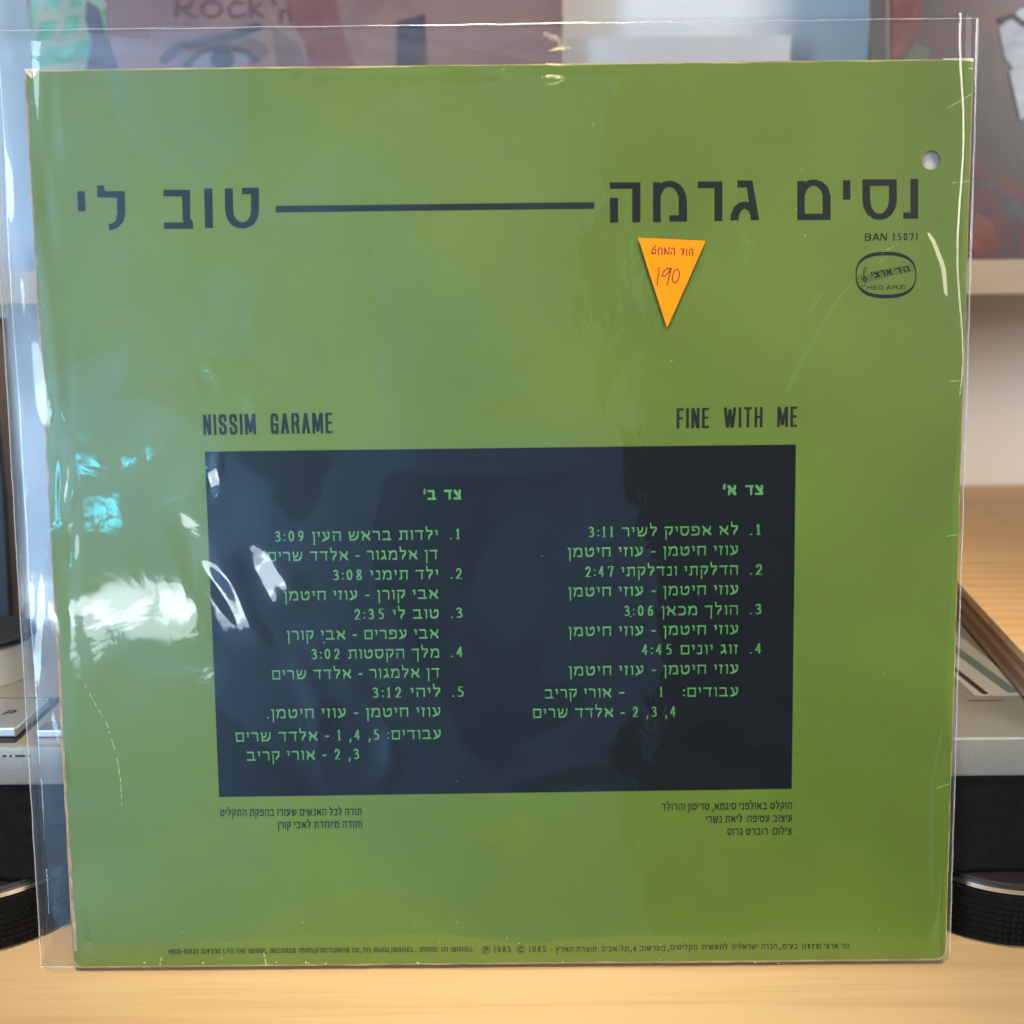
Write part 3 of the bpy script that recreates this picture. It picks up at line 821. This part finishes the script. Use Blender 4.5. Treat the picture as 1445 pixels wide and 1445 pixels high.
# bottom imprint
uni = Font(.175, .155, lat=UNI, lw=.62, dw=.5, dh=1.0, gap=.16, space=.4)
hb = Font(.18, .18, gap=.12, space=.35, dh=1.0, dw=.5, dn=(.2, .17))
num = Font(.13, .12, dw=.55, dh=1.12, gap=.16)
B0 = 1345.8
def bl(x): return 1346.2-(x-238)*.0078
segs = [(t, a, bl(a), b, bl(b), 7.1) for t, a, b in (('HED-ARZI', 238.3, 279.8), ('(1973)', 285, 310.6), ('LTD.THE', 315.3, 347), ('ISRAEL', 350.8, 378),
        ('RECORDS', 382, 417.4), ('MANUFACTURING', 422.2, 493), ('CO.,TEL', 497.4, 525), ('AVIV,ISRAEL.', 528, 587), ('MADE', 592.5, 618), ('IN', 623.3, 632), ('ISRAEL·', 636.3, 670.9))]
write('imprint_lettering', uni, segs, NL, M['ink'], rs)
write('imprint_lettering', num, [('1985', 696.8, 1344.0, 721.4, 1343.8, 8.0), ('1985', 746.2, 1343.7, 770.7, 1343.5, 8.0), ('·', 777.5, 1343.4, 780, 1343.4, 8)], NL, M['ink'], rs)
def ring_px(cx, cy, r, t): return stroke(ell(cx, cy, r, r, 30)+[(cx+r, cy)], t, t, True)
px_shape('phonogram_mark', ring_px(685.7, 1340.4, 5.3, 1.0)+stroke([(684.3, 1343.8), (684.3, 1337.4), (686.4, 1337.2), (688, 1338.6), (687.8, 1340.6), (684.4, 1341)], 1.7, 1.3), NL, M['ink'], rs)
px_shape('copyright_mark', ring_px(735.3, 1339.8, 5.2, 1.0)+stroke([(737.3, 1337.8), (735, 1336.6), (733.2, 1338.8), (733.4, 1341.6), (735.2, 1343), (737.4, 1341.8)], 1.5, 1.3), NL, M['ink'], rs)
segs = [(vis(t), a, b0, b, b0-.15, 7.2) for t, a, b, b0 in (('תוצרת הארץ', 784, 841.7, 1343.2), ('תל-אביב.', 846, 887.2, 1342.6), ('4,', 890, 898, 1342.2), ('בוגרשוב', 902.8, 939.4, 1341.8),
        (',', 942, 944, 1341.5), ('תקליטים', 946, 984, 1340.4), ('לתעשית', 990, 1026.9, 1340), ('ישראלית', 1032.3, 1069.7, 1339.6), ('חברה', 1074.2, 1097, 1339.3), (',', 1099.5, 1101.8, 1339.2),
        ('בע״מ', 1103.9, 1125.8, 1339.1), ('(1973)', 1132, 1158.2, 1338.9), ('ארצי', 1163, 1182.5, 1338.7), ('הד', 1187, 1198.3, 1338.6))]
write('imprint_lettering', hb, segs, NL, M['ink'], rs)

# English titles
cond = Font(.135, .115, lw=.40, gap=.12, space=.4)
write('title_lettering', cond, [('NISSIM', 287.2, 614.0, 361.5, 612.9, 29)], NL, M['ink'], rs)
write('title_lettering', cond, [('GARAME', 382.2, 612.4, 469.4, 611.4, 29)], NL, M['ink'], rs)
write('title_lettering', cond, [('FINE', 954.7, 604.8, 1000.5, 604.2, 28.6)], NL, M['ink'], rs)
write('title_lettering', cond, [('WITH', 1021.3, 603.6, 1076, 603, 28.6)], NL, M['ink'], rs)
write('title_lettering', cond, [('ME', 1096.7, 602.8, 1124.8, 602.4, 28.6)], NL, M['ink'], rs)

# Hebrew titles
def T(polys, s=3.0104, ox=840, oy=230): return [[(ox+a/s, oy+b/s) for a, b in p] for p in polys]
QX, QY = 34, 27
heb_r = {
 0: [rect(62, 82, 192, 110), rect(157, 82, 192, 252), rect(62, 148, 97, 254)],
 1: [rect(245, 82, 278, 252)]+stroke([(262, 135), (280, 102), (300, 90), (320, 88), (345, 98), (362, 118), (371, 145), (372, 236)], QX, QY, True)+[rect(355, 160, 390, 249), rect(315, 222, 390, 249)],
 2: [rect(435, 78, 538, 107), rect(506, 78, 540, 247)],
 3: [rect(603, 74, 668, 104), [(640, 74), (668, 74), (697, 243), (661, 243), (657, 200)]]+[[(573, 244), (577, 215), (590, 185), (612, 168), (640, 163), (660, 170), (668, 205), (660, 225), (652, 205), (637, 195), (622, 200), (611, 222), (608, 244)]],
 4: [rect(858, 76, 890, 242), rect(858, 215, 1000, 242), rect(966, 140, 1000, 242)]+stroke([(875, 128), (892, 98), (912, 85), (932, 83), (955, 91), (974, 110), (983, 140), (983, 165)], QX, QY, True),
 5: [rect(1052, 73, 1084, 156)],
 6: [rect(1137, 69, 1280, 97), rect(1135, 70, 1168, 170), rect(1248, 70, 1281, 170)]+stroke([(1152, 160), (1156, 188), (1170, 212), (1190, 226), (1208, 229), (1228, 225), (1247, 210), (1260, 186), (1264, 160)], QX, QY, True),
 7: [rect(1339, 67, 1372, 237), rect(1308, 210, 1372, 237)]}
heb_l = {
 0: [[(328, 812), (360, 812), (364, 897), (332, 898)]],
 1: [[(412, 787), (442, 787), (445, 812), (530, 812), (533, 905), (524, 942), (500, 968), (475, 978), (462, 978), (462, 951), (478, 949), (492, 935), (498, 905), (497, 840), (414, 838)]],
 2: [rect(694, 806, 806, 834), [(772, 806), (808, 806), (808, 928), (820, 942), (820, 972), (790, 972), (776, 935)], rect(697, 945, 820, 972)],
 3: [[(867, 800), (902, 800), (905, 968), (871, 969)]],
 4: [rect(1027, 797, 1099, 825), [(955, 800), (989, 800), (991, 900), (956, 900)], rect(1066, 797, 1100, 900)]+stroke([(973, 895), (980, 925), (998, 948), (1020, 957), (1040, 957), (1062, 947), (1078, 925), (1084, 895)], QX, QY, True)}
for k, g in heb_r.items(): px_shape('title_letter', T(g), NL, M['ink'], rs)
for k, g in heb_l.items(): px_shape('title_letter', T(g, 3.0104, 0, 0), NL, M['ink'], rs)
px_shape('title_bar', [[(389, 290.4), (838.5, 285.3), (838.5, 294.4), (389, 299.6)]], NL, M['ink'], rs)

# catalogue number and label emblem
write('catalogue_lettering', Font(.155, .145, lw=.84, gap=.16, space=.4), [('BAN', 1220.3, 339.9, 1251.5, 339.6, 10.6)], NL, M['ink'], rs)
write('catalogue_lettering', Font(.16, .1, dw=.60, dh=1.0, gap=.14, dn=(.17, .10)), [('15071', 1259.8, 339.4, 1295.5, 339.0, 10)], NL, M['ink'], rs)
def sup(cx, cy, rx, ry, n=60, p=2.5):
    r = []
    for k in range(n):
        t = 2*math.pi*k/n; c, s = math.cos(t), math.sin(t)
        r.append((cx+rx*math.copysign(abs(c)**(2/p), c), cy+ry*math.copysign(abs(s)**(2/p), s)))
    return r
def band(o, i): return [[o[k], o[(k+1) % len(o)], i[(k+1) % len(o)], i[k]] for k in range(len(o))]
lg = px_shape('label_emblem', band(sup(1250.2, 388.1, 43.0, 32.9), sup(1250.2, 388.1, 41.3, 27.6)), NL, M['ink'], rs)
def LG(p): return [(1190+a/12.04, 315+b/12.04) for a, b in p]
st = []
for k in range(5):
    st += stroke(LG([(218, 912+k*27), (420, 885+k*26), (700, 815+k*26), (900, 758+k*26), (1215, 690+k*27)]), .42, .42)
st += stroke(LG([(365, 1000), (318, 960), (310, 905), (350, 860), (385, 780), (380, 750), (350, 775), (345, 830), (372, 960), (378, 1030), (355, 1072), (318, 1075), (308, 1050)]), 1.0, 1.0, True)
st += stroke(LG([(365, 1000), (400, 960), (385, 915), (345, 920), (345, 955)]), 1.5, 1.5, True)
px_shape('staff_and_clef', st, NL, M['ink'], lg)
lf = Font(.2, .19, gap=.10, space=.5, hx=1.0)
write('emblem_lettering', lf, [(vis('ארצי'), 1231, 393.0, 1260.0, 387.6, 9.2), (vis('הד'), 1265, 387.0, 1284.5, 383.2, 8.4)], NL+.00001, M['ink'], lg, slant=-.16)
write('emblem_lettering', Font(.17, .17, lw=1.2, gap=.3), [('HED·ARZI', 1223, 408.9, 1278, 407.9, 5.5)], NL, M['ink'], lg)

# creases, scuffs and chips
rr = random.Random(4)
def wiggle(pts, step=2.5, j=.5, skip=.3):
    out = []
    for (x0, y0), (x1, y1) in zip(pts, pts[1:]):
        n = max(1, int(math.hypot(x1-x0, y1-y0)/step))
        for k in range(n):
            if rr.random() < skip: continue
            a, b = k/n, (k+.9)/n
            out += stroke([(x0+(x1-x0)*a+rr.uniform(-j, j), y0+(y1-y0)*a), (x0+(x1-x0)*b+rr.uniform(-j, j), y0+(y1-y0)*b)], rr.uniform(.5, 1.1), rr.uniform(.5, 1.1))
    return out
px_shape('crease', wiggle([(118, 962), (132, 990), (150, 1020), (160, 1050), (166, 1075), (170, 1100), (172, 1138)]), .00007, M['crease'], rs)
cr_o = px_shape('crease', wiggle([(1338, 152), (1372, 132)], skip=.1)+wiggle([(1345, 258), (1368, 255)], skip=.1)+wiggle([(1340, 538), (1358, 537)], skip=.1)+wiggle([(1335, 757), (1352, 754)], skip=.1)
         +wiggle([(1322, 1112), (1340, 1106)], skip=.1), .00007, M['crease'], rs)
chips_o = px_shape('chips', [ell(rr.uniform(120, 1320), rr.choice([rr.uniform(110, 1350), rr.uniform(1300, 1356)]), rr.uniform(.4, .9), rr.uniform(.4, .8), 7) for _ in range(34)], .00008, M['wear'], rs)
sc_ = []
for y0 in (548, 612, 500):
    x = 560
    while x < 1330:
        if rr.random() < .3: sc_.append(ell(x, y0-(x-900)*.008+rr.uniform(-2, 2), rr.uniform(1, 5), .45, 8))
        x += rr.uniform(8, 26)
for _ in range(60): sc_.append(ell(rr.uniform(70, 1340), rr.uniform(110, 1300), rr.uniform(.5, 2.2), rr.uniform(.3, .8), 7))
sc_ = [p for p in sc_ if not (280 < p[0][0] < 1130 and 560 < p[0][1] < 1130)]
scuffs_o = px_shape('scuffs', sc_, .00006, M['scuff'], rs)
edge_nicks_o = px_shape('edge_nicks', [ell(x, y, rr.uniform(.8, 2.2), rr.uniform(.6, 1.1), 7) for x, y in [(rr.uniform(110, 1330), 1359+rr.uniform(-2, 1)) for _ in range(14)]]
         +wiggle([(372, 1345), (376, 1362)], skip=.2)+wiggle([(228, 1350), (226, 1362)], skip=.2), .0001, M['wear'], rs)

for o_ in (cr_o, chips_o, scuffs_o, edge_nicks_o): o_['kind'] = 'stuff'

# ------------------------------------------------------------------ clear plastic cover: wrinkled pocket round the sleeve
pc = empty('plastic_cover', SL)
tag(pc, 'clear wrinkled plastic cover around the green record sleeve', 'plastic cover')
# corner points of the pocket in the sleeve plane
c_tl, c_tr, c_br, c_bl = uv(-28, 38), uv(1387, 20), uv(1345, 1369), uv(52, 1372)
NU, NV = 620, 620
s = np.linspace(0, 1, NU); t = np.linspace(0, 1, NV); S_, T_ = np.meshgrid(s, t)
def bil(k): return ((1-S_)*(1-T_)*c_bl[k]+S_*(1-T_)*c_br[k]+S_*T_*c_tr[k]+(1-S_)*T_*c_tl[k])
Ug, Vg = bil(0), bil(1)
def waves(n, lmin, lmax, amp, ang=None, spread=3.14):
    h = np.zeros_like(Ug)
    for _ in range(n):
        lam = math.exp(rng.uniform(math.log(lmin), math.log(lmax))); a = (rng.uniform(0, math.pi) if ang is None else ang+rng.uniform(-spread, spread))
        k = 2*math.pi/lam; h += amp*(lam/lmax)*np.cos(k*(math.cos(a)*Ug+math.sin(a)*Vg)+rng.uniform(0, 6.28))
    return h/math.sqrt(n)
hf = .0012+waves(14, .05, .16, .0008)+waves(10, .02, .05, .00010)+waves(14, .006, .02, .000012)
# tight vertical puckers towards the left border, weaker ones on the right
dl = np.clip((-.142-Ug)/.012, 0, 1); dl = dl*dl*(3-2*dl)
dr = np.clip((Ug-.148)/.010, 0, 1); dr = dr*dr*(3-2*dr)
dt = np.clip((Vg-.306)/.008, 0, 1)
hf += dl*waves(10, .006, .022, .00020, 0.05, .22)+dt*waves(6, .006, .02, .00010, 1.4, .4)


def patch(px, py, rx, ry, rot, tu, tv, soft=.75):
    """a flat facet pushed into the film: tilts the surface by (tu, tv) inside a rotated ellipse"""
    global hf
    c = uv(px, py); k = (uv(px+10, py)[0]-c[0])/10; rx *= k; ry *= k
    x = Ug-c[0]; y = Vg-c[1]; a = math.radians(rot); X = x*math.cos(a)+y*math.sin(a); Y = -x*math.sin(a)+y*math.cos(a)
    d = np.sqrt((X/rx)**2+(Y/ry)**2)
    m = np.clip((1+soft-d)/(2*soft), 0, 1); m = m*m*(3-2*m)
    hf = hf+m*(tu*x+tv*y)


def ridge(pts, hgt, wd):
    global hf
    P = [uv(*p) for p in pts]; best = np.full_like(Ug, 1e9); along = np.zeros_like(Ug)
    for i, (p, q) in enumerate(zip(P, P[1:])):
        dx, dy = q[0]-p[0], q[1]-p[1]; tt_ = np.clip(((Ug-p[0])*dx+(Vg-p[1])*dy)/(dx*dx+dy*dy), 0, 1)
        dd = np.hypot(Ug-p[0]-tt_*dx, Vg-p[1]-tt_*dy); mk = dd < best; best = np.where(mk, dd, best); along = np.where(mk, (i+tt_)/(len(P)-1), along)
    hf = hf+hgt*np.exp(-(best/wd)**2)*np.sin(np.pi*np.clip(along, .02, .98))**.5


# pillows shaped to catch the added glare lamps (px position, size, turn, tilt)
PATCHES = [(275, 815, 9, 34, 0, .03, .0), (312, 835, 24, 85, 28, .05, .0), (345, 870, 12, 60, 36, .055, .0),
           (385, 815, 40, 22, -40, .075, .0), (355, 583, 16, 14, 30, .07, .085), (296, 528, 14, 14, 0, .05, .105),
           (303, 672, 9, 24, -15, .05, .055), (100, 740, 9, 40, 0, -.01, .03)]
for a in PATCHES: patch(*a)
ridge([(430, 900), (470, 950), (520, 985), (550, 1030), (552, 1085), (530, 1110)], .0005, .0035)
ridge([(395, 900), (430, 950), (455, 1000), (450, 1060), (470, 1110)], .0005, .0045)
ridge([(1290, 325), (1240, 360), (1180, 430), (1140, 500), (1105, 570)], .00030, .0012)
ridge([(1255, 340), (1215, 372)], .0003, .0016)
ridge([(1172, 400), (1140, 450)], .0003, .0012)
ridge([(1300, 325), (1312, 345), (1325, 380), (1330, 420)], .00022, .0010)
ridge([(1010, 420), (1030, 440), (1048, 446)], .0002, .0010)
ridge([(330, 168), (400, 130), (430, 105)], .00006, .0008)
ridge([(300, 195), (365, 160)], .00006, .0008)
ridge([(1350, 880), (1342, 990), (1320, 1100), (1318, 1280), (1300, 1340)], .0005, .0022)
hf = np.maximum(hf, .0007)
c_ = uv(944, 380); m_ = np.clip((.046-np.hypot((Ug-c_[0])*1.1, Vg-c_[1]))/.030, 0, 1); m_ = m_*m_*(3-2*m_); SH_ = .0009
hf = hf*(1-m_)+SH_*m_
# meet the back sheet along the welded borders and the fold
edge = np.minimum(np.minimum(Ug-(-.166+.0*Vg), .1655-Ug)/.004, 1)
ew = .006*(1+.45*np.sin(Vg*61+1)*np.sin(Vg*23))
ed = np.minimum(np.minimum(S_*.33/.006, (1-S_)*.33/ew), T_*.33/.004); ed = np.clip(ed, 0, 1); ed = ed*ed*(3-2*ed)
hf = -.0036+(hf+.0036)*ed
me = bpy.data.meshes.new('front_sheet')
vco = np.stack([Ug, Vg, hf], -1).reshape(-1, 3).astype(np.float32)
idx = np.arange(NU*NV).reshape(NV, NU)
q = np.stack([idx[:-1, :-1], idx[:-1, 1:], idx[1:, 1:], idx[1:, :-1]], -1).reshape(-1, 4)
me.vertices.add(len(vco)); me.vertices.foreach_set('co', vco.ravel())
me.loops.add(q.size); me.loops.foreach_set('vertex_index', q.ravel().astype(np.int32))
me.polygons.add(len(q)); me.polygons.foreach_set('loop_start', np.arange(0, q.size, 4, dtype=np.int32)); me.polygons.foreach_set('loop_total', np.full(len(q), 4, dtype=np.int32))
me.polygons.foreach_set('use_smooth', np.ones(len(q), dtype=bool)); me.update(); me.validate()
me.materials.append(M['plastic'])
o = bpy.data.objects.new('front_sheet', me); COL.objects.link(o); o.parent = pc
# back sheet, slightly wavy
n = 60; vs, fs = [], []
for j in range(n):
    for i in range(n):
        a, b = i/(n-1), j/(n-1)
        x = (1-a)*(1-b)*c_bl[0]+a*(1-b)*c_br[0]+a*b*c_tr[0]+(1-a)*b*c_tl[0]; y = (1-a)*(1-b)*c_bl[1]+a*(1-b)*c_br[1]+a*b*c_tr[1]+(1-a)*b*c_tl[1]
        y = min(y, y-.0012*(b > .99))
        vs.append((x, y, -.0037-.0002*math.sin(x*90)*math.sin(y*70)))
for j in range(n-1):
    for i in range(n-1): fs.append((j*n+i, (j+1)*n+i, (j+1)*n+i+1, j*n+i+1))
mesh_obj('back_sheet', vs, fs, M['plastic_back'], pc, True)
# welded seams / cut rim as thin beads
def bead(name, p, q, wd, m=M['seam'], seg=40, jit=.00012):
    bm = bmesh.new(); rings = []
    d = Vector((q[0]-p[0], q[1]-p[1], 0)); nrm = Vector((-d.y, d.x, 0)).normalized()
    for k in range(seg+1):
        c = Vector((p[0], p[1], -.0036))+d*(k/seg)+nrm*rr.uniform(-jit, jit)
        rings.append([bm.verts.new(c+nrm*(wd*math.cos(a))+Vector((0, 0, wd*math.sin(a)))) for a in [i*math.pi/4 for i in range(8)]])
    for A_, B_ in zip(rings, rings[1:]):
        for i in range(8): bm.faces.new((A_[i], A_[(i+1) % 8], B_[(i+1) % 8], B_[i]))
    return bm_obj(name, bm, m, pc, True)
bead('seam', c_bl, c_tl, .00022); bead('seam', c_br, c_tr, .00028); bead('bottom_fold', c_bl, c_br, .00032); bead('top_rim', c_tl, c_tr, .00020, jit=.0002)

# ------------------------------------------------------------------ price sticker on the plastic
st_ = empty('price_sticker', SL)
tag(st_, 'orange triangular price sticker with handwritten 190 on the plastic cover', 'sticker')
SN = SH_+.0004
P3 = [uv(900.6, 335.5, SN), uv(995.8, 340.0, SN), uv(941.4, 462.2, SN)]
bm = bmesh.new(); prism(bm, P3[::-1], SN-.00015, SN); bm_obj('paper', bm, M['sticker'], st_)
def SK(p): return [(880+a/9.967, 325+b/9.967) for a, b in p]
hand = []
for g in ([(500, 515), (492, 600), (470, 770)], [(672, 545), (625, 530), (565, 580), (540, 640), (575, 648), (635, 590), (672, 532), (640, 650), (612, 770)],
          ell(735, 645, 46, 98, 20, .22)+[ell(735, 645, 46, 98, 20, .22)[0]]):
    hand += stroke(SK(g), 2.0, 2.0, True)
px_shape('handwritten_price', hand, SN+.00006, M['brown_ink'], st_)
rd = []
for g in ([(398, 330), (400, 275), (450, 215)], [(400, 300), (420, 332), (450, 325), (455, 275), (430, 268)], [(490, 340), (492, 260), (520, 240), (540, 262), (540, 340)],
          [(575, 340), (580, 240), (610, 330), (632, 335), (640, 235)], [(668, 340), (672, 300)], [(668, 252), (705, 250), (718, 275), (715, 345)],
          [(805, 265), (840, 258), (850, 290), (825, 310)], [(835, 260), (845, 320), (820, 350)], [(885, 262), (885, 352)], [(930, 350), (932, 275), (955, 262), (975, 280), (970, 358)]):
    rd += stroke(SK(g), 1.9, 1.9, True)
px_shape('shop_lettering', rd, SN+.00006, M['brown_ink'], st_)
